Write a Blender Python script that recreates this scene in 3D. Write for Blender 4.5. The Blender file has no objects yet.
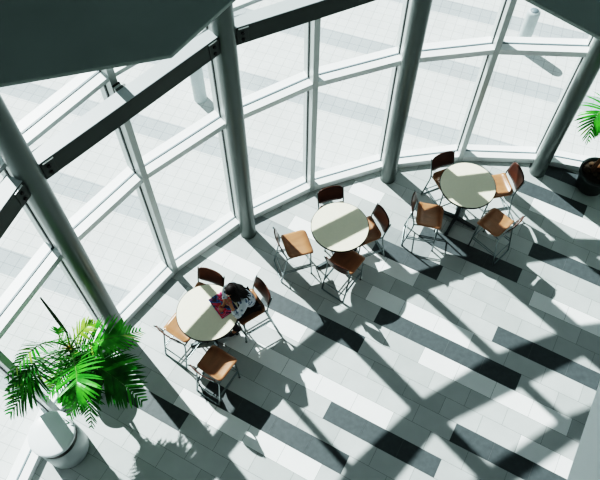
import bpy, bmesh, math, random
from mathutils import Vector, Matrix
random.seed(7)
scene = bpy.context.scene
COL = scene.collection
R = math.radians

# ------------------------------------------------------------------ camera
F_PX, PITCH, ROLL, HC = 679.33, R(59.4474), R(0.3535), 10.1465
def cam_axes():
    r = Vector((1, 0, 0)); f = Vector((0, math.cos(PITCH), -math.sin(PITCH))); u = Vector((0, math.sin(PITCH), math.cos(PITCH)))
    return r*math.cos(ROLL)+u*math.sin(ROLL), u*math.cos(ROLL)-r*math.sin(ROLL), f
CR, CU, CF = cam_axes()
def G(x, y, h=0.0):
    """world point at height h seen at photo position x, y"""
    d = CF + CR*((x-300)/F_PX) + CU*((240-y)/F_PX)
    t = (h-HC)/d.z
    return Vector((d.x*t, d.y*t, h))
cd = bpy.data.cameras.new('camera')
cam = bpy.data.objects.new('camera', cd); COL.objects.link(cam)
cd.sensor_width = 36; cd.lens = 36*F_PX/600; cd.clip_end = 300; cd.clip_start = 0.05
M = Matrix.Identity(4)
for i in range(3):
    M[i][0] = CR[i]; M[i][1] = CU[i]; M[i][2] = -CF[i]
M[2][3] = HC
cam.matrix_world = M
scene.camera = cam

# ------------------------------------------------------------------ materials
def rgb(r, g, b):
    f = lambda c: (c/255/12.92) if c/255 <= .04045 else ((c/255+.055)/1.055)**2.4
    return (f(r), f(g), f(b), 1)
def mat(name, col, rough=.5, metal=0.0, spec=.5, var=0.0, scale=8.0, bump=0.0, stretch=(1, 1, 1), emit=None, sheen=0):
    m = bpy.data.materials.new(name); m.use_nodes = True
    nt = m.node_tree; b = nt.nodes['Principled BSDF']
    b.inputs['Base Color'].default_value = col
    b.inputs['Roughness'].default_value = rough
    b.inputs['Metallic'].default_value = metal
    b.inputs['Specular IOR Level'].default_value = spec
    if var or bump:
        tc = nt.nodes.new('ShaderNodeTexCoord'); mp = nt.nodes.new('ShaderNodeMapping'); no = nt.nodes.new('ShaderNodeTexNoise')
        mp.inputs['Scale'].default_value = stretch
        no.inputs['Scale'].default_value = scale; no.inputs['Detail'].default_value = 4
        nt.links.new(tc.outputs['Object'], mp.inputs[0]); nt.links.new(mp.outputs[0], no.inputs[0])
        if var:
            cr = nt.nodes.new('ShaderNodeValToRGB')
            cr.color_ramp.elements[0].position = .3; cr.color_ramp.elements[1].position = .7
            cr.color_ramp.elements[0].color = tuple(c*(1-var) for c in col[:3])+(1,)
            cr.color_ramp.elements[1].color = tuple(min(1, c*(1+var)) for c in col[:3])+(1,)
            nt.links.new(no.outputs[0], cr.inputs[0]); nt.links.new(cr.outputs[0], b.inputs['Base Color'])
        if bump:
            bp = nt.nodes.new('ShaderNodeBump'); bp.inputs['Strength'].default_value = bump
            nt.links.new(no.outputs[0], bp.inputs['Height']); nt.links.new(bp.outputs[0], b.inputs['Normal'])
    return m
MT = {}
MT['tile_a'] = mat('tile_light_grey', (.50, .525, .52, 1), .42, var=.05, scale=3)
MT['tile_b'] = mat('tile_pale_grey', (.44, .465, .46, 1), .42, var=.05, scale=3)
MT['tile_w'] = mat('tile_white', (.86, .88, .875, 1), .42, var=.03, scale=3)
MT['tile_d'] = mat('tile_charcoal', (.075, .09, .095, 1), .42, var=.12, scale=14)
MT['tile_m'] = mat('tile_mid_grey', (.30, .325, .33, 1), .42, var=.07, scale=5)
MT['grout'] = mat('grout', (.16, .17, .17, 1), .8)
MT['alu'] = mat('white_aluminium', (.88, .90, .90, 1), .38, .0, var=.02, scale=4)
MT['alu_front'] = mat('silver_aluminium', (.60, .63, .62, 1), .35, .2, var=.02, scale=4)
MT['gasket'] = mat('black_gasket', (.045, .052, .054, 1), .6)
MT['seal'] = mat('blue_grey_glazing_seal', (.16, .20, .22, 1), .5)
MT['steel'] = mat('grey_painted_steel', (.15, .175, .168, 1), .3, .15, var=.04, scale=2)
MT['beam'] = mat('dark_grey_steel', (.075, .088, .083, 1), .5, .1, var=.05, scale=3)
MT['flange'] = mat('pale_grey_flange_steel', (.42, .455, .465, 1), .45, var=.03, scale=3)
MT['bolt'] = mat('black_bolt_steel', (.03, .034, .033, 1), .45, .5)
MT['clip'] = mat('bright_shim_steel', (.8, .82, .82, 1), .35, .3)
MT['slab'] = mat('dark_green_grey_ceiling', (.47, .53, .495, 1), .85, var=.04, scale=2, spec=.15)
MT['plaster'] = mat('pale_plaster', (.25, .265, .27, 1), .8, var=.03, scale=2)
MT['sun_block'] = mat('grey_sun_block', (.20, .22, .22, 1), .7, var=.04, scale=2)  # for the unseen wall and roof added to block light
MT['ledge'] = mat('pale_blue_grey_ledge', (.84, .91, .93, 1), .6, var=.03, scale=2)
MT['cream'] = mat('cream_laminate', (.82, .775, .62, 1), .35, var=.015, scale=30)
MT['edge'] = mat('dark_rubber_edge', (.035, .032, .028, 1), .5)
MT['tbase'] = mat('dark_cast_iron', (.085, .105, .11, 1), .35, .4)
MT['wood'] = mat('tan_seat_veneer', (.385, .193, .108, 1), .3, var=.16, scale=9, stretch=(1, .25, 1))
MT['wood_back'] = mat('red_brown_back_veneer', (.075, .030, .021, 1), .28, var=.2, scale=9, stretch=(.3, 1, 1))
MT['chrome'] = mat('chrome_tube', (.24, .28, .285, 1), .28, .8)
MT['foot'] = mat('dark_glide', (.03, .03, .03, 1), .6)
MT['binw'] = mat('white_glossy_plastic', (.80, .835, .85, 1), .25, var=.01, scale=4)
MT['bing'] = mat('pale_grey_plastic', (.52, .57, .57, 1), .3, var=.02, scale=4)
MT['black'] = mat('black_recess', (.012, .013, .013, 1), .5)
MT['pot'] = mat('dark_green_glazed_pot', (.018, .030, .028, 1), .3, var=.1, scale=6)
MT['potw'] = mat('grey_fibre_pot', (.42, .44, .44, 1), .5, var=.04, scale=6)
MT['soil'] = mat('brown_soil', (.028, .021, .014, 1), .95, var=.5, scale=30, bump=.6)
MT['stone'] = mat('dark_brown_husk', (.07, .045, .025, 1), .9, var=.4, scale=20, bump=.4)
MT['trunk'] = mat('brown_palm_trunk', (.13, .065, .03, 1), .8, var=.3, scale=12, stretch=(.5, .5, 3), bump=.4)
MT['skin'] = mat('warm_skin', (.52, .27, .17, 1), .5, var=.05, scale=12)
MT['hair'] = mat('black_brown_hair', (.007, .0035, .0035, 1), .6, spec=.25, var=.4, scale=30, stretch=(1, 4, 1), bump=.3)
MT['trouser'] = mat('black_cloth', (.008, .008, .009, 1), .9, var=.2, scale=30)
MT['shoe'] = mat('black_leather', (.010, .010, .011, 1), .4)
MT['paver_bollard'] = mat('pale_grey_bollard_steel', (.50, .55, .56, 1), .5, var=.04, scale=4)

def leaf_mat(name, c0, c1, trans=.35):
    m = bpy.data.materials.new(name); m.use_nodes = True; nt = m.node_tree; b = nt.nodes['Principled BSDF']
    tc = nt.nodes.new('ShaderNodeTexCoord'); no = nt.nodes.new('ShaderNodeTexNoise'); no.inputs['Scale'].default_value = 7
    cr = nt.nodes.new('ShaderNodeValToRGB'); cr.color_ramp.elements[0].color = c0; cr.color_ramp.elements[1].color = c1
    cr.color_ramp.elements[0].position = .35; cr.color_ramp.elements[1].position = .68
    nt.links.new(tc.outputs['Object'], no.inputs[0]); nt.links.new(no.outputs[0], cr.inputs[0]); nt.links.new(cr.outputs[0], b.inputs['Base Color'])
    b.inputs['Roughness'].default_value = .38
    tr = nt.nodes.new('ShaderNodeBsdfTranslucent'); mx = nt.nodes.new('ShaderNodeMixShader'); mx.inputs[0].default_value = trans
    nt.links.new(cr.outputs[0], tr.inputs[0])
    nt.links.new(b.outputs[0], mx.inputs[1]); nt.links.new(tr.outputs[0], mx.inputs[2])
    nt.links.new(mx.outputs[0], nt.nodes['Material Output'].inputs[0])
    return m
MT['leaf'] = leaf_mat('green_palm_leaf', (.03, .24, .02, 1), (.11, .50, .05, 1))
MT['leaf_d'] = leaf_mat('deep_green_palm_leaf', (.006, .10, .010, 1), (.02, .22, .018, 1), .25)
MT['leaf_y'] = leaf_mat('yellow_green_palm_leaf', (.20, .42, .05, 1), (.45, .60, .14, 1))
MT['rachis'] = mat('yellow_green_leaf_stalk', (.10, .22, .05, 1), .5)
MT['spear'] = mat('dark_dry_leaf_spear', (.03, .042, .036, 1), .6, var=.5, scale=40)

def glass_mat():
    m = bpy.data.materials.new('clear_window_glass'); m.use_nodes = True; nt = m.node_tree; nt.nodes.remove(nt.nodes['Principled BSDF'])
    t = nt.nodes.new('ShaderNodeBsdfTransparent'); t.inputs[0].default_value = (.93, .96, .955, 1)
    g = nt.nodes.new('ShaderNodeBsdfGlossy'); g.inputs['Roughness'].default_value = .02; g.inputs[0].default_value = (.9, .95, .95, 1)
    lw = nt.nodes.new('ShaderNodeLayerWeight'); lw.inputs[0].default_value = .5
    pw = nt.nodes.new('ShaderNodeMath'); pw.operation = 'POWER'; pw.inputs[1].default_value = 5; nt.links.new(lw.outputs['Facing'], pw.inputs[0])
    fr = nt.nodes.new('ShaderNodeMath'); fr.operation = 'MULTIPLY_ADD'; fr.inputs[1].default_value = .96; fr.inputs[2].default_value = .04; nt.links.new(pw.outputs[0], fr.inputs[0])
    mx = nt.nodes.new('ShaderNodeMixShader')
    nt.links.new(fr.outputs[0], mx.inputs[0]); nt.links.new(t.outputs[0], mx.inputs[1]); nt.links.new(g.outputs[0], mx.inputs[2])
    df = nt.nodes.new('ShaderNodeBsdfDiffuse'); df.inputs[0].default_value = (.85, .9, .92, 1)
    tl = nt.nodes.new('ShaderNodeBsdfTranslucent'); tl.inputs[0].default_value = (.85, .9, .92, 1)
    ds = nt.nodes.new('ShaderNodeMixShader'); nt.links.new(df.outputs[0], ds.inputs[1]); nt.links.new(tl.outputs[0], ds.inputs[2])
    haze = nt.nodes.new('ShaderNodeMixShader'); haze.inputs[0].default_value = .05  # haze put into the glass as pale scatter, lifts darks behind it
    nt.links.new(mx.outputs[0], haze.inputs[1]); nt.links.new(ds.outputs[0], haze.inputs[2])
    nt.links.new(haze.outputs[0], nt.nodes['Material Output'].inputs[0])
    return m
MT['glass'] = glass_mat()

def pave_mat():
    m = bpy.data.materials.new('pale_square_paving'); m.use_nodes = True; nt = m.node_tree; b = nt.nodes['Principled BSDF']
    N = nt.nodes.new; Lk = nt.links.new
    tc = N('ShaderNodeTexCoord'); mp = N('ShaderNodeMapping'); mp.inputs['Rotation'].default_value = (0, 0, R(19.5))
    Lk(tc.outputs['Object'], mp.inputs[0])
    br = N('ShaderNodeTexBrick'); br.offset = 0.0; br.inputs['Scale'].default_value = 1
    br.inputs['Brick Width'].default_value = .21875; br.inputs['Row Height'].default_value = .21875; br.inputs['Mortar Size'].default_value = .0045
    br.inputs['Mortar Smooth'].default_value = .1
    br.inputs['Color1'].default_value = (1, 1, 1, 1); br.inputs['Color2'].default_value = (.95, .95, .95, 1); br.inputs['Mortar'].default_value = (.56, .56, .56, 1)
    ad = N('ShaderNodeVectorMath'); ad.operation = 'ADD'; ad.inputs[1].default_value = (100, 100.0-.05, 0)
    Lk(mp.outputs[0], ad.inputs[0]); Lk(ad.outputs[0], br.inputs['Vector'])
    sp = N('ShaderNodeSeparateXYZ'); Lk(mp.outputs[0], sp.inputs[0])
    a1 = N('ShaderNodeMath'); a1.operation = 'ADD'; a1.inputs[1].default_value = -10.55+.22+175; Lk(sp.outputs['Y'], a1.inputs[0])
    md = N('ShaderNodeMath'); md.operation = 'MODULO'; md.inputs[1].default_value = 1.75; Lk(a1.outputs[0], md.inputs[0])
    lt = N('ShaderNodeMath'); lt.operation = 'LESS_THAN'; lt.inputs[1].default_value = .44; Lk(md.outputs[0], lt.inputs[0])
    mx = N('ShaderNodeMixRGB'); mx.inputs[1].default_value = (.66, .675, .665, 1); mx.inputs[2].default_value = (.40, .43, .445, 1)
    Lk(lt.outputs[0], mx.inputs[0])
    no = N('ShaderNodeTexNoise'); no.inputs['Scale'].default_value = 1.2; no.inputs['Detail'].default_value = 6; Lk(tc.outputs['Object'], no.inputs[0])
    cr = N('ShaderNodeValToRGB'); cr.color_ramp.elements[0].color = (.90, .90, .90, 1); cr.color_ramp.elements[1].color = (1, 1, 1, 1)
    cr.color_ramp.elements[0].position = .3; cr.color_ramp.elements[1].position = .6
    Lk(no.outputs[0], cr.inputs[0])
    m1 = N('ShaderNodeMixRGB'); m1.blend_type = 'MULTIPLY'; m1.inputs[0].default_value = 1; Lk(mx.outputs[0], m1.inputs[1]); Lk(br.outputs['Color'], m1.inputs[2])
    m2 = N('ShaderNodeMixRGB'); m2.blend_type = 'MULTIPLY'; m2.inputs[0].default_value = 1; Lk(m1.outputs[0], m2.inputs[1]); Lk(cr.outputs[0], m2.inputs[2])
    Lk(m2.outputs[0], b.inputs['Base Color']); b.inputs['Roughness'].default_value = .8
    return m
MT['pave'] = pave_mat()

def shirt_mat():
    m = bpy.data.materials.new('white_blue_print_cloth'); m.use_nodes = True; nt = m.node_tree; b = nt.nodes['Principled BSDF']
    tc = nt.nodes.new('ShaderNodeTexCoord'); vo = nt.nodes.new('ShaderNodeTexVoronoi'); vo.inputs['Scale'].default_value = 17
    cr = nt.nodes.new('ShaderNodeValToRGB'); cr.color_ramp.elements[0].color = (.13, .18, .27, 1); cr.color_ramp.elements[1].color = (.70, .73, .78, 1)
    cr.color_ramp.elements[0].position = .30; cr.color_ramp.elements[1].position = .48
    nt.links.new(tc.outputs['Object'], vo.inputs[0]); nt.links.new(vo.outputs['Distance'], cr.inputs[0]); nt.links.new(cr.outputs[0], b.inputs['Base Color'])
    b.inputs['Roughness'].default_value = .85
    return m
MT['shirt'] = shirt_mat()

def page_mat():
    """colourful printed pages: patches of red, pink, blue and black"""
    m = bpy.data.materials.new('colourful_printed_pages'); m.use_nodes = True; nt = m.node_tree; b = nt.nodes['Principled BSDF']
    tc = nt.nodes.new('ShaderNodeTexCoord'); no = nt.nodes.new('ShaderNodeTexNoise'); no.inputs['Scale'].default_value = 9.5; no.inputs['Detail'].default_value = 3
    no.inputs['Distortion'].default_value = .6
    cr = nt.nodes.new('ShaderNodeValToRGB'); cr.color_ramp.interpolation = 'CONSTANT'
    els = cr.color_ramp.elements
    els[0].position = 0; els[0].color = (.05, .02, .05, 1)
    els[1].position = .41; els[1].color = (.03, .12, .30, 1)
    for p, c in ((.455, (.06, .30, .50, 1)), (.475, (.50, .02, .05, 1)), (.54, (.70, .05, .16, 1)), (.59, (.75, .25, .40, 1)), (.64, (.30, .01, .05, 1)), (.70, (.10, .02, .10, 1))):
        e = els.new(p); e.color = c
    nt.links.new(tc.outputs['Object'], no.inputs[0]); nt.links.new(no.outputs[0], cr.inputs[0]); nt.links.new(cr.outputs[0], b.inputs['Base Color'])
    b.inputs['Roughness'].default_value = .3
    return m
MT['page'] = page_mat()
MT['paper'] = mat('white_paper', (.8, .8, .78, 1), .7)

# ------------------------------------------------------------------ mesh building
class MB:
    def __init__(s): s.v = []; s.f = []; s.mi = []; s.sm = []
    def add(s, vs, fs, mi=0, smooth=False):
        o = len(s.v); s.v += [Vector(v) for v in vs]
        for f in fs: s.f.append([i+o for i in f]); s.mi.append(mi); s.sm.append(smooth)
    def prism(s, pts, z0, z1, mi=0):
        n = len(pts)
        vs = [(p[0], p[1], z0) for p in pts]+[(p[0], p[1], z1) for p in pts]
        a = sum(pts[i][0]*pts[(i+1) % n][1]-pts[(i+1) % n][0]*pts[i][1] for i in range(n))
        fs = [list(range(n))[::-1], list(range(n, 2*n))]+[[i, (i+1) % n, n+(i+1) % n, n+i] for i in range(n)]
        if a < 0: fs = [f[::-1] for f in fs]
        s.add(vs, fs, mi)
    def box(s, c, sz, mi=0, rot=None):
        x, y, z = sz[0]/2, sz[1]/2, sz[2]/2
        vs = [Vector((a*x, b*y, d*z)) for d in (-1, 1) for a, b in ((-1, -1), (1, -1), (1, 1), (-1, 1))]
        if rot is not None: vs = [rot @ v for v in vs]
        vs = [v+Vector(c) for v in vs]
        s.add(vs, [[3, 2, 1, 0], [4, 5, 6, 7], [0, 1, 5, 4], [1, 2, 6, 5], [2, 3, 7, 6], [3, 0, 4, 7]], mi)
    def tube(s, pts, r, seg=8, mi=0, smooth=True, cap=True):
        pts = [Vector(p) for p in pts]; n = len(pts)
        rr = r if isinstance(r, (list, tuple)) else [r]*n
        vs = []; prev = None
        for i, p in enumerate(pts):
            d = (pts[min(i+1, n-1)]-pts[max(i-1, 0)]).normalized()
            if prev is None:
                a = Vector((0, 0, 1)) if abs(d.z) < .9 else Vector((1, 0, 0)); u = d.cross(a).normalized()
            else: u = (prev-d*prev.dot(d)).normalized()
            w = d.cross(u); prev = u
            for k in range(seg):
                t = 2*math.pi*k/seg; vs.append(p+(u*math.cos(t)+w*math.sin(t))*rr[i])
        fs = [[i*seg+k, i*seg+(k+1) % seg, (i+1)*seg+(k+1) % seg, (i+1)*seg+k] for i in range(n-1) for k in range(seg)]
        s.add(vs, fs, mi, smooth)
        if cap: s.add(vs[:seg], [list(range(seg))[::-1]], mi); s.add(vs[-seg:], [list(range(seg))], mi)
    def lathe(s, prof, seg=40, mi=0, smooth=True, c=(0, 0, 0)):
        vs = []; n = len(prof)
        for r, z in prof:
            for k in range(seg):
                t = 2*math.pi*k/seg; vs.append(Vector((c[0]+r*math.cos(t), c[1]+r*math.sin(t), c[2]+z)))
        fs = [[i*seg+k, i*seg+(k+1) % seg, (i+1)*seg+(k+1) % seg, (i+1)*seg+k] for i in range(n-1) for k in range(seg)]
        s.add(vs, fs, mi, smooth)
        if prof[0][0] > 1e-5: s.add(vs[:seg], [list(range(seg))[::-1]], mi)
        if prof[-1][0] > 1e-5: s.add(vs[-seg:], [list(range(seg))], mi)
    def build(s, name, mats, parent=None, bevel=0, subsurf=0, edge_split=True):
        me = bpy.data.meshes.new(name); me.from_pydata([v[:] for v in s.v], [], s.f)
        if not isinstance(mats, (list, tuple)): mats = [mats]
        for m in mats: me.materials.append(m)
        for p, mi, sm in zip(me.polygons, s.mi, s.sm): p.material_index = mi; p.use_smooth = sm
        me.update()
        o = bpy.data.objects.new(name, me); COL.objects.link(o)
        if parent is not None: o.parent = parent
        if bevel:
            b = o.modifiers.new('bevel', 'BEVEL'); b.width = bevel; b.segments = 2; b.limit_method = 'ANGLE'; b.angle_limit = R(50)
        if subsurf:
            b = o.modifiers.new('subsurf', 'SUBSURF'); b.levels = subsurf; b.render_levels = subsurf
        return o
def smooth_path(ctrl, rad, n=5):
    """polyline with its inner corners rounded"""
    c = [Vector(p) for p in ctrl]; out = [c[0]]
    for i in range(1, len(c)-1):
        a = (c[i-1]-c[i]); b = (c[i+1]-c[i]); r = min(rad, a.length*.45, b.length*.45)
        p, q = c[i]+a.normalized()*r, c[i]+b.normalized()*r
        for k in range(n+1):
            t = k/n; out.append(p*(1-t)**2+c[i]*2*t*(1-t)+q*t*t)
    out.append(c[-1]); return out
def tag(o, label=None, cat=None, group=None, kind=None):
    if label: o['label'] = label
    if cat: o['category'] = cat
    if group: o['group'] = group
    if kind: o['kind'] = kind
    return o
def empty(name, loc=(0, 0, 0), rz=0, **kw):
    o = bpy.data.objects.new(name, None); COL.objects.link(o); o.location = loc; o.rotation_euler = (0, 0, rz); o.empty_display_size = .2
    return tag(o, **kw)
def struct(o, label=None): return tag(o, label, None, None, 'structure')
def copy_tree(o, parent=None):
    c = o.copy(); COL.objects.link(c)
    if parent is not None: c.parent = parent
    for ch in list(o.children): copy_tree(ch, c)
    return c

# ------------------------------------------------------------------ plan of the curved glass wall
CX, CY = 3.403, 0.283
RCOL, RIN, ROUT, RGL = 7.268, 7.455, 7.75, 7.60
def P(a, r): return Vector((CX+r*math.cos(R(a)), CY+r*math.sin(R(a))))
A0 = 126.35
COLA = {k: A0-22*k for k in (-2, -1, 0, 1, 2, 3)}        # column angles
VA = [A0+11*j for j in range(6, -9, -1)]                  # wall vertices, left to right
# ------------------------------------------------------------------ floor: staggered 600 x 300 tiles in one mesh
TH = R(-28.143); OX, OY = 1.5963, 4.2441; TW = .298; TL = .6
TE = Vector((math.cos(TH), math.sin(TH))); TN = Vector((math.sin(TH), -math.cos(TH)))
def tfrac(v): return .757 if v % 2 == 0 else .25
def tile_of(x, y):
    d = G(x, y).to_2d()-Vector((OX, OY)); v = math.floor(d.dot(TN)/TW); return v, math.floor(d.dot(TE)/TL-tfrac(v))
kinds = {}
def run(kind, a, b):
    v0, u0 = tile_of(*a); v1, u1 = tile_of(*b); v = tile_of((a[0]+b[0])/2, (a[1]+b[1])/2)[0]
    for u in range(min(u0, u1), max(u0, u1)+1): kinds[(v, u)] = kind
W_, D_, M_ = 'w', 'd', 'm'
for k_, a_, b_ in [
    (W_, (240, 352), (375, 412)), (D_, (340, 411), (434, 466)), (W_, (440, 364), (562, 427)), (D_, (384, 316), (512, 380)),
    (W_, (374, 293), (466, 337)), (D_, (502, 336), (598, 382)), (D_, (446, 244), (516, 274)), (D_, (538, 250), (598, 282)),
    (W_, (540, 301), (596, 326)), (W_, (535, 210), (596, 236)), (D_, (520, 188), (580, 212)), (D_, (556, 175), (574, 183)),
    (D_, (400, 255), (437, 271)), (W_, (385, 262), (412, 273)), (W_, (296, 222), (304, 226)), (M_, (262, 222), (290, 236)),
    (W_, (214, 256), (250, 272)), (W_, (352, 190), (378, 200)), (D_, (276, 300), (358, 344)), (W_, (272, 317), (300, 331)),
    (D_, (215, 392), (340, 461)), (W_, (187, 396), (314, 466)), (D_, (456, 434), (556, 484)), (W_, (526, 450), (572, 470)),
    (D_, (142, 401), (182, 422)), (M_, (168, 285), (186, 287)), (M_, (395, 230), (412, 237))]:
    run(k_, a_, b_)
order = ['tile_a', 'tile_b', 'tile_w', 'tile_d', 'tile_m', 'grout']
bm = bmesh.new(); rt = random.Random(11); gap = .0022
for v in range(-45, 50):
    for u in range(-30, 30):
        c = Vector((OX, OY))+TE*((u+tfrac(v)+.5)*TL)+TN*((v+.5)*TW)
        dr = (c-Vector((CX, CY))).length
        if dr > 8.2 and c.y > CY-1: continue
        if not (-4.9 < c.x < 11.6 and -6 < c.y < 9): continue
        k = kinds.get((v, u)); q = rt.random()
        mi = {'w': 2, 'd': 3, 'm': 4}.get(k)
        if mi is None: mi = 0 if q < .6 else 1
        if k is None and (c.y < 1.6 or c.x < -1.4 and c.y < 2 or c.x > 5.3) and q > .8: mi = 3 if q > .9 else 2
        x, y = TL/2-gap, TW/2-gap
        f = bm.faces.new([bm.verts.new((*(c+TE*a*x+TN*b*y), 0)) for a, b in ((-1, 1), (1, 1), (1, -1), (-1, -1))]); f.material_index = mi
f = bm.faces.new([bm.verts.new(p) for p in ((-4.9, -6, -.003), (11.6, -6, -.003), (11.6, 9, -.003), (-4.9, 9, -.003))]); f.material_index = 5
for a, b in zip(VA[:-1], VA[1:]):
    m = (a+b)/2
    if 20 < m < 182:
        nn = Vector((math.cos(R(m)), math.sin(R(m)), 0)); p0 = P(m, 7.60*math.cos(R(5.5)))
        bmesh.ops.bisect_plane(bm, geom=bm.verts[:]+bm.edges[:]+bm.faces[:], plane_co=(p0.x, p0.y, 0), plane_no=nn, clear_outer=True)
bm.normal_update()
me = bpy.data.meshes.new('floor'); bm.to_mesh(me); bm.free()
for o_ in order: me.materials.append(MT[o_])
fl = bpy.data.objects.new('floor', me); COL.objects.link(fl); struct(fl, 'grey tiled floor with white and charcoal tiles laid in staggered rows')
# paving outside
mb = MB(); mb.prism([(-30, -12), (40, -12), (40, 45), (-30, 45)], -.3, -.02)
struct(mb.build('floor_outside', MT['pave']), 'pale square paving outside the glass with darker bands')

# ------------------------------------------------------------------ glass wall: one window per facet
LV = [(.13, 2.665), (2.765, 4.585), (4.645, 5.94), (6.04, 6.9)]
def quad(a, b, r0, r1): return [P(a, r0), P(b, r0), P(b, r1), P(a, r1)]
for i, (a, b) in enumerate(zip(VA[:-1], VA[1:])):
    w = struct(empty('window_%d' % (i+1), (*P((a+b)/2, RGL), 0)))
    inv = Matrix.Translation(-w.location)
    def part(name, mb, m, bevel=0):
        mb.v = [v-w.location for v in mb.v]; return mb.build(name, m, w, bevel)
    for z0, z1 in LV:
        mb = MB(); pa_, pb_ = P(a, RGL), P(b, RGL); mb.add([(*pa_, z0-.01), (*pb_, z0-.01), (*pb_, z1+.01), (*pa_, z1+.01)], [[0, 1, 2, 3]]); part('pane', mb, MT['glass'])
        mb = MB()
        for zz in (z0+.006, z1-.006): mb.prism(quad(a, b, RGL-.013, RGL+.013), zz-.004, zz+.004)
        part('gasket', mb, MT['seal'])
    for nm, z0, z1 in (('sill', 0.0, .13), ('transom', 2.665, 2.765), ('transom', 4.585, 4.645), ('transom', 5.94, 6.04)):
        mb = MB()
        mb.prism(quad(a, b, RIN, RGL-.012), z0, z1); mb.prism(quad(a, b, RGL+.012, ROUT), z0, z1); mb.prism(quad(a, b, RGL-.012, RGL+.012), z0, z1-.012)
        part(nm, mb, MT['alu'], .004)
    if i < len(VA)-2:                                      # mullion at the right hand vertex
        t = Vector((-math.sin(R(b)), math.cos(R(b)))); rd = Vector((math.cos(R(b)), math.sin(R(b))))
        mb = MB(); h = .045
        mb.prism([P(b, RIN-.012)+t*h, P(b, RIN-.012)-t*h, P(b, ROUT+.01)-t*h, P(b, ROUT+.01)+t*h], 0, 6.9); mu = part('mullion', mb, MT['alu_front'], .004)
        mb = MB(); h = .055
        mb.prism([P(b, RGL-.02)+t*h, P(b, RGL-.02)-t*h, P(b, RGL+.02)-t*h, P(b, RGL+.02)+t*h], .1, 6.9); part('gasket', mb, MT['gasket'])
# unseen upper wall, roof and inner walls, added to shade the hall
mb = MB()
for a, b in zip(VA[:-1], VA[1:]): mb.prism(quad(a, b, 7.45, 7.75), 6.9, 14.0)
struct(mb.build('wall_sun_block', MT['sun_block']), 'unseen grey wall above the glass, added to block the sun')  # added to keep direct sun off the ceiling panels and ledge
mb = MB()
for a, b in zip(VA[:-1], VA[1:]):                          # roof ring added next to the wall, lets sky light reach the dark panels
    mb.add([(*P(a, 7.5), 13.9), (*P(b, 7.5), 13.9), (*P(b, 4.6), 13.9), (*P(a, 4.6), 13.9)], [[0, 1, 2, 3]])
struct(mb.build('window_sky_fill', MT['glass']), 'unseen glass ring in the roof, added to let sky light in')
mb = MB(); mb.prism([(-4.9, -6), (11.6, -6), (11.6, CY-.6), (CX+4.6, CY-.6)]+[P(a, 4.6) for a in range(0, 181, 6)]+[(CX-4.6, CY-.6), (-4.9, CY-.6)], 14.0, 14.3)
struct(mb.build('ceiling', MT['sun_block']), 'unseen high ceiling, added to dim the hall')  # unseen roof, added to cut light from above
mb = MB(); mb.box((3.35, -6.1, 7), (16.9, .2, 14)); struct(mb.build('wall_back_unseen', MT['plaster']))  # this and the two side walls: unseen, added to hold down ambient light
mb = MB(); mb.box((11.7, -2.6, 7), (.2, 6.8, 14)); struct(mb.build('wall_right_unseen', MT['plaster']))
mb = MB(); mb.box((-5.0, -3.8, 7), (.2, 4.4, 14)); struct(mb.build('wall_left_unseen', MT['plaster']))

# suspended dark ceiling panels at either side of the opening
HS = 7.15
def slab(name, px, arc, label):
    pts = [G(x, y, HS-.03).to_2d() for x, y in px]+[P(a, 7.44) for a in arc]
    mb = MB(); mb.prism(pts, HS-.03, HS); return struct(mb.build(name, MT['slab'], bevel=.006), label)
slab('ceiling_left', [(-190, 138), (0, 88), (172, 58.5), (200, 33), (237, 0), (330, -84)], (112, 118, 124, 130, 136, 142, 148, 154, 160, 166, 172), 'dark green-grey ceiling panel with faceted edge at the top left')
slab('ceiling_right', [(420, -58), (523, 0), (600, 41), (760, 126)], (60, 66, 72, 78, 84, 90, 96), 'dark ceiling panel with straight edge at the top right')
# pale balcony ledge near the camera
hl = 8.3
a, b = G(545, 543, hl-.35).to_2d(), G(640, 258, hl-.35).to_2d(); d = (b-a).normalized(); nrm = Vector((d.y, -d.x))
mb = MB(); mb.prism([a-d*3.5, b+d*.2, b+d*.2+nrm*.9, a-d*3.5+nrm*.9], hl-.35, hl); struct(mb.build('trim_1', MT['ledge'], bevel=.01), 'pale blue-grey balcony ledge at the lower right')

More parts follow.
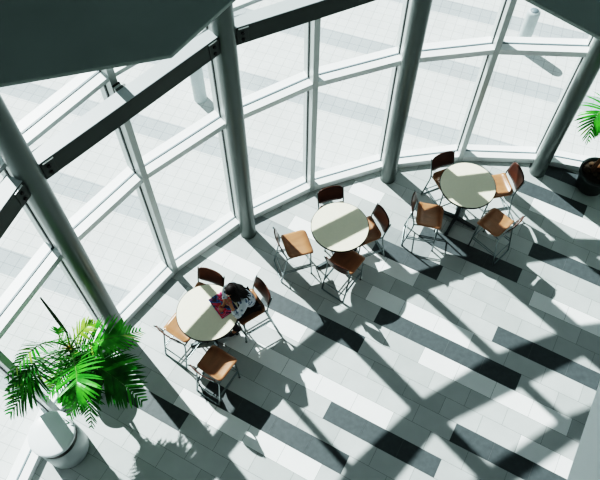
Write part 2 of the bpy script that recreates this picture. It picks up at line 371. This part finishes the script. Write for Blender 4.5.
# ------------------------------------------------------------------ round steel columns and beams
def column(k, label=None):
    o = P(COLA[k], RCOL)
    if label: e = empty('round_column', (o.x, o.y, 0), label=label, cat='column', group=None)
    else: e = struct(empty('trim_column', (o.x, o.y, 0)))
    mb = MB(); mb.lathe([(.135, 0.0), (.135, 6.95)], 48); mb.build('shaft', MT['steel'], e)
    mb = MB(); mb.lathe([(.142, 0), (.142, .012), (.136, .016)], 48); mb.build('base_collar', MT['steel'], e)
    return e
column(-2)
column(-1, 'grey round steel column rising behind the green palm')
column(0, 'grey round steel column between the reader\'s table and the middle table')
column(1, 'grey round steel column between the middle table and the right-hand table')
column(2, 'grey round steel column beside the dark plant pot on the right')
column(3)
BZ0, BZ1 = 4.30, 4.565
def beam(k, label=None):
    a, b = P(COLA[k], RCOL), P(COLA[k+1], RCOL); d = (b-a).normalized(); n = Vector((-d.y, d.x))     # n points outwards
    L = (b-a).length; mid = (a+b)/2+n*.045
    rz = math.atan2(d.y, d.x)
    if label: e = empty('steel_beam', (mid.x, mid.y, BZ0), rz, label=label, cat='beam')
    else: e = struct(empty('trim_beam', (mid.x, mid.y, BZ0), rz))
    h = BZ1-BZ0; hl = L/2-.137
    mb = MB(); mb.box((0, 0, h/2-.004), (2*hl+.05, .17, h-.008)); mb.build('tube', MT['beam'], e, bevel=.008)
    mb = MB(); mb.box((0, .012, h), (2*hl+.03, .19, .012)); mb.build('top_flange', MT['flange'], e)
    for s in (-1, 1):
        mb = MB(); mb.box((s*(hl-.075), -.088, h/2-.008), (.15, .012, h-.04)); pl = mb.build('end_plate', MT['beam'], e, bevel=.004)
        for zz in (.075, .175):
            mb = MB(); mb.tube([(s*(hl-.075), -.092, zz), (s*(hl-.075), -.112, zz)], .022, 6, smooth=False); mb.build('bolt', MT['bolt'], pl)
        mb = MB(); mb.box((s*(hl-.09), -.094, h-.018), (.13, .014, .012)); mb.build('shim', MT['clip'], pl)
    # strut from the middle of the beam out to the mullion
    m = P((COLA[k]+COLA[k+1])/2, RIN-.014); dist = (m-mid).dot(n)
    mb = MB(); mb.box((0, (dist+.085)/2, h*.62), (.09, dist-.085, .10)); st = mb.build('strut', MT['alu_front'], e, bevel=.004)
    mb = MB(); mb.box((0, .13, h*.62), (.13, .08, .16)); mb.build('strut_shoe', MT['beam'], st, bevel=.004)
    mb = MB(); mb.box((.0, dist-.02, h*.62), (.10, .02, .12)); mb.build('strut_plate', MT['bolt'], st)
    return e
beam(-2, 'dark steel beam meeting the left column from the left edge of the photo')
beam(-1, 'dark steel beam between the left column and the second column')
beam(0, 'dark steel beam running up right from the second column')
beam(1); beam(2)

# ------------------------------------------------------------------ bollards outside
bo = empty('bollard', (*G(521, 47).to_2d(), -.02), label='pale grey bollard on the paving at the upper right, beyond the glass', cat='bollard')
mb = MB(); mb.lathe([(.13, 0), (.13, .92), (.12, .95), (.085, .97)], 28); mb.build('post', MT['paver_bollard'], bo)
mb = MB(); mb.lathe([(.084, .962), (.084, .972), (.0, .976)], 28); mb.build('cap', MT['seal'], bo)
b2 = copy_tree(bo); b2.location = (*G(200.5, 98).to_2d(), -.02); b2['label'] = 'pale grey bollard outside the glass left of the second column'
for o_ in (bo, b2): o_['group'] = 'bollards outside the glass'

# ------------------------------------------------------------------ tables
TZ = 1.05
def make_table(label):
    e = empty('round_table', (0, 0, 0), label=label, cat='table', group='round bar tables')
    mb = MB(); mb.lathe([(0.0, TZ), (.448, TZ), (.452, TZ-.003)][::-1], 72, smooth=False); mb.lathe([(0, TZ-.03), (.44, TZ-.03)][::-1], 72); mb.build('tabletop', MT['cream'], e)
    mb = MB(); mb.lathe([(.44, TZ-.034), (.459, TZ-.03), (.461, TZ-.008), (.452, TZ-.002)], 72); mb.build('edge_band', MT['edge'], e)
    mb = MB(); mb.lathe([(.05, .06), (.038, .09), (.038, .98), (.10, 1.0), (.20, TZ-.028)], 28); mb.build('pedestal', MT['tbase'], e)
    for k in range(4):
        t = k*math.pi/2+R(17); u = Vector((math.cos(t), math.sin(t), 0)); w = Vector((-u.y, u.x, 0))
        mb = MB(); r0, r1 = .03, .39
        vs = []
        for r_, hw, zt, zb in ((r0, .030, .10, .03), (.2, .026, .07, .022), (r1, .022, .045, .018)):
            for s, z in ((-1, zb), (1, zb), (1, zt), (-1, zt)): vs.append(u*r_+w*hw*s+Vector((0, 0, z)))
        fs = [[0, 1, 2, 3][::-1], [8, 9, 10, 11]]+[[i*4+j, i*4+(j+1) % 4, (i+1)*4+(j+1) % 4, (i+1)*4+j][::-1] for i in range(2) for j in range(4)]
        fs = [f[::-1] for f in fs]
        mb.add(vs, fs); ft = mb.build('foot', MT['tbase'], e, bevel=.006)
        mb = MB(); g_ = u*(r1-.03); mb.lathe([(.03, 0), (.03, .02)], 14, c=(g_.x, g_.y, 0)); mb.build('glide', MT['foot'], ft)
    return e
TC = [G(207.5, 312, TZ), G(340, 226.3, TZ), G(468, 184.8, TZ)]
TLB = ['round cream bar table with the open magazine on it', 'round cream bar table in the middle with an empty top', 'round cream bar table on the right near the potted plant']
t0 = make_table(TLB[0])
for i, c in enumerate(TC):
    t = t0 if i == 0 else copy_tree(t0)
    t.location = (c.x, c.y, 0); t['label'] = TLB[i]; t.rotation_euler.z = R((0, 12, -49)[i])

# ------------------------------------------------------------------ bar chairs (front = +y)
SZ = .76
def seat_z(x, y):                    # gentle dish, waterfall front, slight rise at the back
    t = y/.2
    return SZ-.012*(1-(x/.22)**2)-(.03*max(0, t-.55)**2/.2 if t > .55 else 0)+(.035*max(0, -t-.6)**2/.16 if t < -.6 else 0)
def sheet(fn, nu, nv, th_dir, th):
    """a thin curved panel with rounded outline from fn(u, v) for u, v in -1..1"""
    mb = MB(); top = []; bot = []
    for j in range(nv+1):
        for i in range(nu+1):
            p = fn(-1+2*i/nu, -1+2*j/nv); top.append(p); bot.append(p-th_dir*th)
    n = len(top); w = nu+1
    fs = []
    for j in range(nv):
        for i in range(nu):
            a = j*w+i; fs.append([a, a+1, a+w+1, a+w]); fs.append([n+a, n+a+w, n+a+w+1, n+a+1])
    ring = [i for i in range(w)]+[j*w+nu for j in range(1, nv+1)]+[nv*w+i for i in range(nu-1, -1, -1)]+[j*w for j in range(nv-1, 0, -1)]
    for k in range(len(ring)): a, b = ring[k], ring[(k+1) % len(ring)]; fs.append([b, a, n+a, n+b])
    mb.add(top+bot, fs, 0, True); return mb
def rsq(u, v, e=9):                  # square -> rounded square
    m = max(abs(u), abs(v));
    if m < 1e-6: return u, v
    n_ = (abs(u)**e+abs(v)**e)**(1/e); return u*m/n_, v*m/n_
def seat_fn(u, v):
    a, b = rsq(u, v); x = a*(.228-.008*(1-b)/2); y = b*.218
    return Vector((x, y, seat_z(x, y)))
BX, BY0, BZB, BZT = .215, -.215, .80, 1.10
def back_fn(u, v):
    a, b = rsq(u, v, 5); z = (BZB+BZT)/2+b*(BZT-BZB)/2
    x = a*BX; lean = (z-SZ)*.22
    return Vector((x, BY0-.035-lean-.035*(1-a*a)+.02, z))
def make_chair(label):
    e = empty('bar_chair', (0, 0, 0), label=label, cat='chair', group='brown bar chairs around the tables')
    sheet(seat_fn, 14, 14, Vector((0, 0, 1)), .024).build('seat', MT['wood'], e)
    sheet(back_fn, 14, 8, Vector((0, -1, 0)), -.014).build('backrest', MT['wood_back'], e)
    r = .0115
    for s in (-1, 1):
        x = s*.195
        mb = MB(); mb.tube(smooth_path([(x, -.05, SZ-.035), (x, .165, SZ-.055), (x*1.05, .185, .0115)], .05), r); mb.build('front_leg', MT['chrome'], e)
        mb = MB(); mb.tube(smooth_path([(x*1.12, -.325, 1.07), (x*1.10, -.235, .78), (x*1.06, -.235, .62), (x*1.1, -.345, .0115)], .10), r); mb.build('rear_leg', MT['chrome'], e)
        mb = MB(); mb.tube([(x*1.05, .175, .31), (x*1.08, -.285, .31)], .009); mb.tube([(x*1.05, .178, .26), (x*1.08, -.292, .26)], .009); mb.build('side_stretcher', MT['chrome'], e)
        mb = MB(); mb.tube([(x, -.05, SZ-.035), (x*1.07, -.232, SZ-.045)], r); mb.build('seat_rail', MT['chrome'], e)
        mb = MB(); mb.lathe([(.016, 0), (.016, .012)], 10, c=(x*1.05, .185, 0)); mb.build('glide', MT['foot'], e)
    mb = MB(); mb.tube(smooth_path([(-.205, -.322, .13), (-.21, -.345, .0125), (.21, -.345, .0125), (.205, -.322, .13)], .05), r*1.02); mb.build('floor_bar', MT['chrome'], e)
    mb = MB(); mb.tube([(-.205, -.308, .20), (.205, -.308, .20)], .009); mb.build('rear_crossbar', MT['chrome'], e)
    mb = MB(); mb.tube([(-.202, .178, .30), (.202, .178, .30)], .0105); mb.build('footrest', MT['chrome'], e)
    return e
CH = [  # centre x, y, facing angle (deg)
    ((-1.46, 4.49), -112, 'brown bar chair at the reader\'s table tucked in nearest the window'),
    ((-.80, 4.37), -147, 'brown bar chair the black-haired reader sits on'),
    ((-1.735, 4.05), 56, 'tan bar chair at the reader\'s table closest to the palm'),
    ((-1.195, 3.47), 57, 'tan bar chair pulled out on the near side of the reader\'s table'),
    ((.575, 6.01), -74, 'brown bar chair behind the middle table, back to the window'),
    ((1.04, 5.72), -156, 'brown bar chair on the right side of the middle table'),
    ((-.045, 5.475), 18, 'tan bar chair pulled out on the left side of the middle table'),
    ((.745, 5.20), 54, 'dark brown bar chair on the near side of the middle table'),
    ((2.52, 6.73), -66, 'brown bar chair behind the right table, back to the window'),
    ((3.31, 6.63), -168, 'tan bar chair with shiny back, right of the right table'),
    ((2.13, 6.03), -12, 'brown bar chair on the left side of the right table'),
    ((3.19, 5.91), 134, 'brown bar chair on the near right side of the right table'),
]
c0 = make_chair(CH[0][2]); chairs = []
for i, ((x, y), ang, lab) in enumerate(CH):
    c = c0 if i == 0 else copy_tree(c0)
    c.location = (x, y, 0); c.rotation_euler.z = R(ang-90); c['label'] = lab; chairs.append(c)

# ------------------------------------------------------------------ the reader
def skin_mesh(name, nodes, edges, material, parent, sub=2, root=0):
    """one continuous surface grown on a skeleton: nodes = [(pos, (rx, ry))]"""
    me = bpy.data.meshes.new(name); me.from_pydata([p for p, r in nodes], edges, [])
    o = bpy.data.objects.new(name, me); COL.objects.link(o)
    sk = o.modifiers.new('skin', 'SKIN'); sk.use_smooth_shade = True; sk.branch_smoothing = .3
    sv = me.skin_vertices[0].data
    for i, (p, r) in enumerate(nodes):
        sv[i].radius = r if isinstance(r, (tuple, list)) else (r, r); sv[i].use_root = (i == root)
    ss = o.modifiers.new('sub', 'SUBSURF'); ss.levels = sub; ss.render_levels = sub
    dg = bpy.context.evaluated_depsgraph_get(); dg.update()
    m2 = bpy.data.meshes.new_from_object(o.evaluated_get(dg)); m2.name = name
    o.modifiers.clear(); o.data = m2; m2.materials.clear(); m2.materials.append(material)
    for p in m2.polygons: p.use_smooth = True
    o.parent = parent; return o
pe = empty('person', (CH[1][0][0], CH[1][0][1], 0), R(CH[1][1]-90), label='black-haired person in a white and blue print shirt and black trousers, seated reading', cat='person')
# local frame: +y forward, +x to the person's right is +x
N = []; E = []
def nd(p, r, parent_i=None):
    N.append((p, r)); i = len(N)-1
    if parent_i is not None: E.append((parent_i, i))
    return i
pel = nd((0, -.06, .875), (.145, .105)); sp = nd((0, -.02, 1.02), (.125, .09), pel); ch_ = nd((0, .055, 1.19), (.14, .10), sp)
nb = nd((0, .12, 1.315), (.07, .06), ch_); nk = nd((0, .145, 1.385), (.048, .048), nb)
hd1 = nd((0, .168, 1.43), (.062, .066), nk); hd2 = nd((0, .195, 1.485), (.078, .088), hd1); hd3 = nd((0, .192, 1.555), (.068, .078), hd2)
hands = {}
for s in (-1, 1):
    sh = nd((s*.165, .095, 1.275), .056, nb)
    if s < 0: el = nd((s*.235, .27, 1.095), .040, sh); wr = nd((s*.125, .285, 1.29), .027, el); pm = nd((s*.085, .285, 1.36), (.036, .018), wr)
    else: el = nd((s*.245, .20, 1.115), .040, sh); wr = nd((s*.075, .31, 1.10), .027, el); pm = nd((s*.03, .37, 1.087), (.036, .018), wr)
    hands[s] = pm
    hp = nd((s*.09, -.03, .855), .082, pel); kn = nd((s*.105, .36, .835), .058, hp); an = nd((s*.095, .255, .40), .038, kn); toe = nd((s*.10, .35, .365), .032, an)
body = skin_mesh('body', N, E, MT['skin'], pe)
# fingers and thumbs, rooted in the palms
bmF = MB()
for s in (-1, 1):
    pm = Vector(N[hands[s]][0]); wr_ = Vector(N[hands[s]-1][0]); d = (pm-wr_); d.z = d.z if s < 0 else 0; d.normalize(); w = Vector((-d.y, d.x, 0)).normalized() if s > 0 else d.cross(Vector((1, 0, 0))).normalized()
    for k, (off, ln) in enumerate(((-.027, .058), (-.009, .072), (.009, .068), (.026, .052))):
        p0 = pm+w*off*1.0+d*.012; p1 = p0+d*ln*.45+Vector((0, 0, .010)); p2 = p0+d*ln*.8+Vector((0, 0, .004)); p3 = p0+d*ln+Vector((0, 0, -.010))
        bmF.tube([p0, p1, p2, p3], [.0092, .0088, .008, .006], 8)
    tsd = w*(s)*-1
    p0 = pm-d*.03+tsd*.024; bmF.tube([p0, p0+tsd*.022+d*.018, p0+tsd*.026+d*.045, p0+tsd*.020+d*.062], [.012, .011, .0095, .007], 8)
# join fingers into the body so the figure is one mesh
bb = bmesh.new(); bb.from_mesh(body.data)
tm = bpy.data.meshes.new('tmp'); tm.from_pydata([v[:] for v in bmF.v], [], bmF.f); bb.from_mesh(tm)
# face: nose, ears, eye sockets and lips raised out of the head
def ell(c, r, mi=0):
    g = bmesh.ops.create_uvsphere(bb, u_segments=14, v_segments=10, radius=1)
    fc = set()
    for v in g['verts']: v.co = Vector((v.co.x*r[0], v.co.y*r[1], v.co.z*r[2]))+Vector(c); fc.update(v.link_faces)
    for f_ in fc: f_.material_index = mi; f_.smooth = True
fw = Vector((0, .80, -.60)); up = Vector((0, .60, .80))               # the face looks forwards and down at the pages
hc = Vector((0, .200, 1.492))
def face(x, u_, f_): return hc+Vector((x, 0, 0))+up*u_+fw*f_
ell(face(0, -.012, .094), (.012, .014, .018))
for s in (-1, 1):
    ell(face(s*.082, -.005, -.005), (.010, .018, .028))
    ell(face(s*.030, .012, .074), (.013, .011, .009), 1); ell(face(s*.030, .012, .082), (.006, .006, .006), 2)
ell(face(0, -.048, .080), (.022, .010, .007), 3)
bb.to_mesh(body.data); bb.free(); bpy.data.meshes.remove(tm)
for m_ in (mat('eye_white', (.8, .8, .78, 1), .3), mat('dark_iris', (.03, .015, .01, 1), .3), mat('soft_lips', (.40, .12, .10, 1), .4)): body.data.materials.append(m_)
for p_ in body.data.polygons: p_.use_smooth = True
# shirt
N2 = []; E2 = []
def n2(p, r, q=None):
    N2.append((p, r)); i = len(N2)-1
    if q is not None: E2.append((q, i))
    return i
a = n2((0, -.062, .89), (.165, .128)); b = n2((0, -.02, 1.02), (.15, .112), a); c = n2((0, .05, 1.185), (.168, .124), b); d = n2((0, .11, 1.305), (.095, .082), c)
for s in (-1, 1):
    e1 = n2((s*.17, .09, 1.272), .075, d)
    if s < 0: e2 = n2((s*.238, .268, 1.112), .056, e1); n2((s*.145, .283, 1.25), .044, e2)
    else: e2 = n2((s*.252, .20, 1.118), .058, e1); n2((s*.105, .292, 1.102), .044, e2)
tag(skin_mesh('shirt', N2, E2, MT['shirt'], pe), 'white and blue print long-sleeved shirt')
# trousers
N3 = []; E3 = []
def n3(p, r, q=None):
    N3.append((p, r)); i = len(N3)-1
    if q is not None: E3.append((q, i))
    return i
a = n3((0, -.06, .872), (.160, .106))
for s in (-1, 1):
    h_ = n3((s*.092, -.02, .862), .094, a); k_ = n3((s*.106, .362, .838), .072, h_); n3((s*.097, .252, .375), .052, k_)
tag(skin_mesh('trousers', N3, E3, MT['trouser'], pe), 'black trousers')
for s in (-1, 1):
    mb = MB(); x = s*.098
    prof = [(-.045, .030, .30, .43), (0, .036, .30, .44), (.06, .040, .30, .395), (.12, .041, .305, .372), (.16, .034, .31, .355), (.185, .015, .318, .34)]
    vs = []
    for yy, hw, zb, zt in prof:
        for k in range(10):
            t = 2*math.pi*k/10; vs.append(Vector((x+hw*math.cos(t), .235+yy, (zb+zt)/2+(zt-zb)/2*math.sin(t))))
    nr = len(prof); fs = [[i*10+k, i*10+(k+1) % 10, (i+1)*10+(k+1) % 10, (i+1)*10+k][::-1] for i in range(nr-1) for k in range(10)]+[list(range(10)), list(range((nr-1)*10, nr*10))[::-1]]
    mb.add(vs, fs, 0, True); mb.build('shoe', MT['shoe'], pe)
# hair: a cap over the head and long locks falling down the back
mb = MB(); hr = random.Random(3)
seg, rings = 28, 14; vs = []
for j in range(rings+1):
    ph = math.pi*j/rings*.80
    for k in range(seg):
        t = 2*math.pi*k/seg; u_ = math.cos(ph); x = math.sin(ph)*math.cos(t); f_ = math.sin(ph)*math.sin(t)
        wob = 1+.03*math.sin(t*9+j)
        p = hc+Vector((x*.090*wob, 0, 0))+up*(u_*.106*wob+.010)+fw*(f_*.098*wob-.020)
        if f_ > .25 and u_ < .62: p = p-fw*.07*(f_-.25)*1.2                # hair line stays off the face
        vs.append(p)
mb.add(vs, [[j*seg+k, j*seg+(k+1) % seg, (j+1)*seg+(k+1) % seg, (j+1)*seg+k][::-1] for j in range(rings) for k in range(seg)], 0, True)
for k in range(30):
    a_ = -1+2*k/29; x0 = a_*.09
    st = hc+Vector((x0, 0, 0))+up*(.07-.05*abs(a_))-fw*(.06*(1-a_*a_)**.5+.035)
    e_ = Vector((x0*1.35+hr.uniform(-.015, .015), -.015-.03*(1-a_*a_)+hr.uniform(-.02, .01), 1.20+hr.uniform(-.05, .04)))
    m_ = Vector((x0*1.25, .09-.04*(1-a_*a_), 1.40))
    pts = [st*(1-t)**2+m_*2*t*(1-t)+e_*t*t for t in [i/7 for i in range(8)]]
    mb.tube(pts, [.021, .023, .023, .022, .020, .017, .012, .004], 7)
for s in (-1, 1):                                                           # side locks beside the face
    for k in range(5):
        st = face(s*(.075+.004*k), .055-.012*k, .03-.02*k); e_ = Vector((s*(.10+.01*k), .20-.015*k, 1.30+.01*k))
        m_ = (st+e_)/2+Vector((s*.025, .01, .01))
        mb.tube([st*(1-t)**2+m_*2*t*(1-t)+e_*t*t for t in [i/6 for i in range(7)]], [.014, .017, .018, .017, .014, .010, .004], 7)
mb.build('hair', MT['hair'], pe)

# ------------------------------------------------------------------ open magazine
mc = [G(x, y, TZ) for x, y in ((207.5, 300), (222.5, 320.5), (238, 308), (224, 289.5))]
cen = sum(mc, Vector())/4; ax = ((mc[1]-mc[0])+(mc[2]-mc[3]))/2; ay = ((mc[3]-mc[0])+(mc[2]-mc[1]))/2
wx, wy = ax.length*.98, ay.length*.96
bk = empty('open_magazine', (cen.x, cen.y, TZ), math.atan2(ax.y, ax.x), label='open red, pink and blue magazine lying on the round table', cat='magazine')
def pages(z, mul):
    mb = MB(); n = 16; vs = []
    for j in range(2):
        for i in range(n+1):
            x = -1+2*i/n; vs.append(Vector((x*wx/2*mul, (-.5+j)*wy*mul, z+.014*math.sin(min(1, abs(x))*math.pi)**.7*(1 if abs(x) > 0 else 0)*(1 if mul <= 1 else .5))))
    nb_ = len(vs); vs += [Vector((v.x, v.y, z-.003)) for v in vs]
    w_ = n+1; fs = [[i, i+1, w_+i+1, w_+i] for i in range(n)]+[[nb_+i, nb_+w_+i, nb_+w_+i+1, nb_+i+1] for i in range(n)]
    ring = list(range(w_))+list(range(2*w_-1, w_-1, -1))
    for k in range(len(ring)): a, b = ring[k], ring[(k+1) % len(ring)]; fs.append([b, a, nb_+a, nb_+b])
    mb.add(vs, fs, 0, True); return mb
pages(.010, .985).build('printed_page', MT['page'], bk)
mb = MB(); mb.box((0, 0, .0035), (wx, wy, .007)); mb.build('page_block', MT['paper'], bk)

# ------------------------------------------------------------------ palms
def bez(ps, t):
    ps = [Vector(p) for p in ps]
    while len(ps) > 1: ps = [a*(1-t)+b*t for a, b in zip(ps[:-1], ps[1:])]
    return ps[0]
def frond(parent, ctrl, material, n=30, ll=.27, seed=1, lw=.022, droop=.35, start=.22, tipup=0, fold=.25, label=None):
    rn = random.Random(seed); mb = MB()
    pts = [bez(ctrl, i/24) for i in range(25)]
    mb.tube(pts, [.011*(1-.8*i/24)+.0015 for i in range(25)], 6, mi=1)
    o = Vector(ctrl[0])
    n = int(n*1.05)
    for i in range(n):
        t = start+(1-start)*(i+.5)/n
        p = bez(ctrl, t); d = (bez(ctrl, min(1, t+.02))-bez(ctrl, t-.02)).normalized()
        side = d.cross(Vector((0, 0, 1)));
        if side.length < .2: side = d.cross(Vector((1, 0, 0)))
        side.normalize(); upv = side.cross(d).normalized()
        env = (math.sin(math.pi*min(1, (t-start)/(1-start)*.82+.16)))**.6
        for s in (-1, 1):
            L = 1.25*ll*env*rn.uniform(.9, 1.08); sw = .45+.75*(t-start)/(1-start)
            dirv = (side*s+d*sw+upv*(fold+rn.uniform(-.22, .22))+d*rn.uniform(-.08, .08)).normalized()
            w = lw*1.30*rn.uniform(.8, 1.15)*(.6+.4*env)
            cur = p.copy(); rows = []; m = 5
            for k in range(m+1):
                q = k/m; wd = w*(.35+1.6*q*(1-q)+.55*(1-q))*(1 if k < m else 0.04)
                wv = dirv.cross(upv).normalized()*wd*.5
                rows += [cur-wv, cur+wv]
                dirv = (dirv+Vector((0, 0, -droop*(.10+.3*q)))+Vector((rn.uniform(-.02, .02), rn.uniform(-.02, .02), 0))).normalized(); cur = cur+dirv*(L/m)
            mb.add(rows, [[2*k, 2*k+1, 2*k+3, 2*k+2] for k in range(m)], 0 if rn.random() < .9 else 2, False)
    for v in mb.v:                                          # leaves touching the glass bend along it
        q = Vector((v.x-CX, v.y-CY))
        if q.length > 7.40: q = q.normalized()*(7.40+.02*math.tanh((q.length-7.40)*4)); v.x, v.y = CX+q.x, CY+q.y
    mb.v = [v-parent.location for v in mb.v]
    alt = {MT['leaf']: MT['leaf_y'], MT['leaf_d']: MT['leaf'], MT['leaf_y']: MT['leaf']}[material]
    o = mb.build('frond', [material, MT['rachis'], alt], parent)
    if label: o['label'] = label
    return o
pb = G(100, 385); hcr = 1.27; CW = G(71, 349, hcr)
pa = empty('potted_palm', (pb.x, pb.y, 0), label='bright green feathery palm standing in front of the left column', cat='plant')
mb = MB(); mb.lathe([(.19, 0), (.27, .45), (.285, .47), (.285, .52), (.255, .52), (.25, .46), (0, .46)], 40); mb.build('pot', MT['potw'], pa)
mb = MB(); mb.lathe([(.25, .465), (.1, .485), (0, .49)][::1], 30); mb.build('soil', MT['soil'], pa)
top = CW-Vector((pb.x, pb.y, 0))
for k in range(5):
    t = k*1.257; o_ = Vector((math.cos(t), math.sin(t), 0))
    mb = MB(); mb.tube([o_*.07+Vector((0, 0, .46)), o_*.06+top*.5+Vector((0, 0, .25)), top+o_*.025-Vector((0, 0, .05)), top+o_*.05+Vector((0, 0, .08))], [.03, .024, .02, .006], 8); mb.build('stem', MT['trunk'] if k % 2 else MT['rachis'], pa)
FR = [  # photo path: (x, y, height) control points, material, leaflet length, leaflets, extra
    (((62, 343, 1.75), (40, 337, 2.85), (6, 380, 2.70)), 'leaf', .20, 26, dict(droop=.9)),
    (((60, 356, 1.7), (36, 376, 2.5), (10, 414, 2.30)), 'leaf_d', .34, 32, dict(droop=.45)),
    (((72, 356, 2.1), (80, 378, 2.7), (70, 416, 2.15)), 'leaf', .32, 34, dict(droop=.5, lw=.027)),
    (((78, 366, 1.7), (88, 390, 1.95), (92, 428, 1.25)), 'leaf_d', .24, 28, dict(droop=.5)),
    (((82, 360, 1.7), (110, 372, 2.0), (143, 402, 1.25)), 'leaf_d', .40, 36, dict(droop=.45, lw=.030)),
    (((76, 349, 1.75), (108, 338, 2.1), (141, 331, 1.6)), 'leaf', .32, 30, dict(droop=.35, lw=.026)),
    (((70, 345, 1.75), (84, 326, 2.1), (101, 322, 1.8)), 'leaf_y', .17, 20, dict(droop=.6)),
    (((64, 345, 1.75), (58, 335, 2.1), (58, 329, 2.15)), 'leaf', .16, 14, dict(droop=.2)),
    (((72, 358, 1.65), (58, 378, 1.85), (46, 402, 1.35)), 'leaf', .20, 22, dict(droop=.5)),
    (((62, 350, 1.7), (36, 366, 2.6), (12, 400, 2.40)), 'leaf', .26, 30, dict(droop=.5)),
    (((66, 350, 1.65), (38, 356, 2.7), (7, 392, 2.60)), 'leaf_d', .20, 26, dict(droop=.6)),
]
for i, (pth, m_, ll, n_, kw) in enumerate(FR):
    q = [G(x, y, h-.30) for x, y, h in pth]
    frond(pa, [CW, (CW+q[0])/2, q[0], q[1], q[1], q[2]], MT[m_], n=n_, ll=ll, seed=20+i, start=.2, **kw)
# yellow heart of the crown
mb = MB()
for k in range(7):
    t = k*.9; o_ = Vector((math.cos(t), math.sin(t), 0))
    mb.tube([top, top+o_*.06+Vector((0, 0, .10)), top+o_*.12+Vector((0, 0, .16))], [.016, .012, .004], 6)
hrt = mb.build('crown_shaft', mat('yellow_leaf_base', (.55, .38, .05, 1), .6), pa)
# unopened spear leaf pointing straight up
s0 = G(67, 333, 1.45); s1 = Vector((s0.x-.02, s0.y+.02, 2.52))
mb = MB(); nS = 14; ptsS = [s0.lerp(s1, i/nS) for i in range(nS+1)]
mb.tube([CW, s0], [.010, .012], 6); mb.tube(ptsS, [.010+.016*math.sin(math.pi*(.12+.86*i/nS))*(1-.45*i/nS) for i in range(nS+1)], 7)
mb.v = [v-pa.location for v in mb.v]; tag(mb.build('spear_leaf', MT['spear'], pa), 'dark unopened spear leaf standing upright')

# palm in the dark pot on the right
rb = G(589, 186)
pr = empty('potted_palm', (rb.x, rb.y, 0), label='palm with brown trunks in a dark pot at the right edge', cat='plant')
mb = MB(); mb.lathe([(.22, 0), (.235, .02), (.29, .36), (.315, .38), (.315, .45), (.285, .45), (.28, .40), (0, .40)], 36); mb.build('pot', MT['pot'], pr)
mb = MB(); mb.lathe([(.278, .405), (.15, .43), (0, .44)], 30); mb.build('soil', MT['soil'], pr)
rs = random.Random(5)
for k in range(7):
    t = k*.9+.3; rr = rs.uniform(.08, .2); sph = []
    mb = MB(); s_ = rs.uniform(.045, .075)
    mb.lathe([(s_*math.sin(math.pi*j/8)*rs.uniform(.9, 1.1)+1e-6, -s_*.7*math.cos(math.pi*j/8)) for j in range(9)], 12, c=(rr*math.cos(t), rr*math.sin(t), .46)); mb.build('husk', MT['stone'], pr)
crown = {}
for k, (bx, by, tx, ty, h) in enumerate(((-.02, .0, .35, .12, 1.55), (.10, -.05, .62, -.22, 1.35), (-.10, .02, -.04, -.02, .95))):
    b_ = Vector((bx, by, .43)); t_ = Vector((tx, ty, h)); m_ = (b_+t_)/2+Vector((-.05, .02, .08))
    pts = [b_*(1-t)**2+m_*2*t*(1-t)+t_*t*t for t in [i/10 for i in range(11)]]
    mb = MB(); mb.tube(pts, [.055, .048, .042, .038, .036, .034, .033, .032, .031, .03, .026], 12); mb.build('trunk', MT['trunk'], pr); crown[k] = t_+pr.location
q = [G(612, 108, 2.0), G(592, 100, 1.95), G(582, 136, 1.5)]
c_ = crown[0]
frond(pr, [c_, c_+Vector((-.05, .05, .35)), G(606, 98, 2.75), G(594, 102, 2.75), G(588, 142, 2.05)], MT['leaf'], n=26, ll=.30, seed=71, droop=.5, lw=.026)
for k, (dx, dy, dz) in enumerate(((.80, -.08, -.1), (.7, -.4, -.2), (.42, -.58, .10), (.1, -.75, -.25))):
    frond(pr, [c_, c_+Vector((dx*.3, dy*.3, .4)), c_+Vector((dx*.8, dy*.8, .35)), c_+Vector((dx, dy, dz))], MT['leaf'] if k % 2 else MT['leaf_d'], n=24, ll=.28, seed=80+k, droop=.45)
c_ = crown[1]
for k, (dx, dy, dz) in enumerate(((.6, -.1, 0), (.5, -.5, -.2))):
    frond(pr, [c_, c_+Vector((dx*.3, dy*.3, .35)), c_+Vector((dx*.8, dy*.8, .3)), c_+Vector((dx, dy, dz))], MT['leaf'], n=22, ll=.24, seed=90+k, droop=.45)

# ------------------------------------------------------------------ white bin
bp = G(68.5, 448)
bn = empty('waste_bin', (bp.x, bp.y, 0), label='white round waste bin with a pale disc lid and dark slot, lower left', cat='bin')
mb = MB(); mb.lathe([(.285, 0), (.298, .012), (.305, .03), (.305, .60), (.298, .612)], 56); mb.build('bin_body', MT['bing'], bn)
mb = MB(); mb.lathe([(.296, .605), (.296, .765)], 56); mb.build('slot', MT['black'], bn)
mb = MB(); mb.lathe([(.30, .75), (.314, .754), (.318, .77), (.318, .80), (.312, .812), (.29, .82), (.15, .828), (0, .83)], 56); mb.build('lid', MT['binw'], bn)

# ------------------------------------------------------------------ light
az, el = R(-48.3), R(45.5)
sd = bpy.data.lights.new('sun', 'SUN'); sd.energy = 7.8; sd.angle = R(.75); sd.color = (.965, 1.0, .985)
so = bpy.data.objects.new('sun', sd); COL.objects.link(so)
dirv = Vector((math.cos(az)*math.cos(el), math.sin(az)*math.cos(el), -math.sin(el)))
so.rotation_euler = dirv.to_track_quat('-Z', 'Y').to_euler(); so.location = (-8, 12, 12)
wd = bpy.data.worlds.new('sky'); scene.world = wd; wd.use_nodes = True
bg = wd.node_tree.nodes['Background']; bg.inputs[0].default_value = (.75, .92, .95, 1); bg.inputs[1].default_value = .4
scene.view_settings.view_transform = 'Filmic'
scene.view_settings.look = 'Very High Contrast'
scene.view_settings.exposure = -0.05
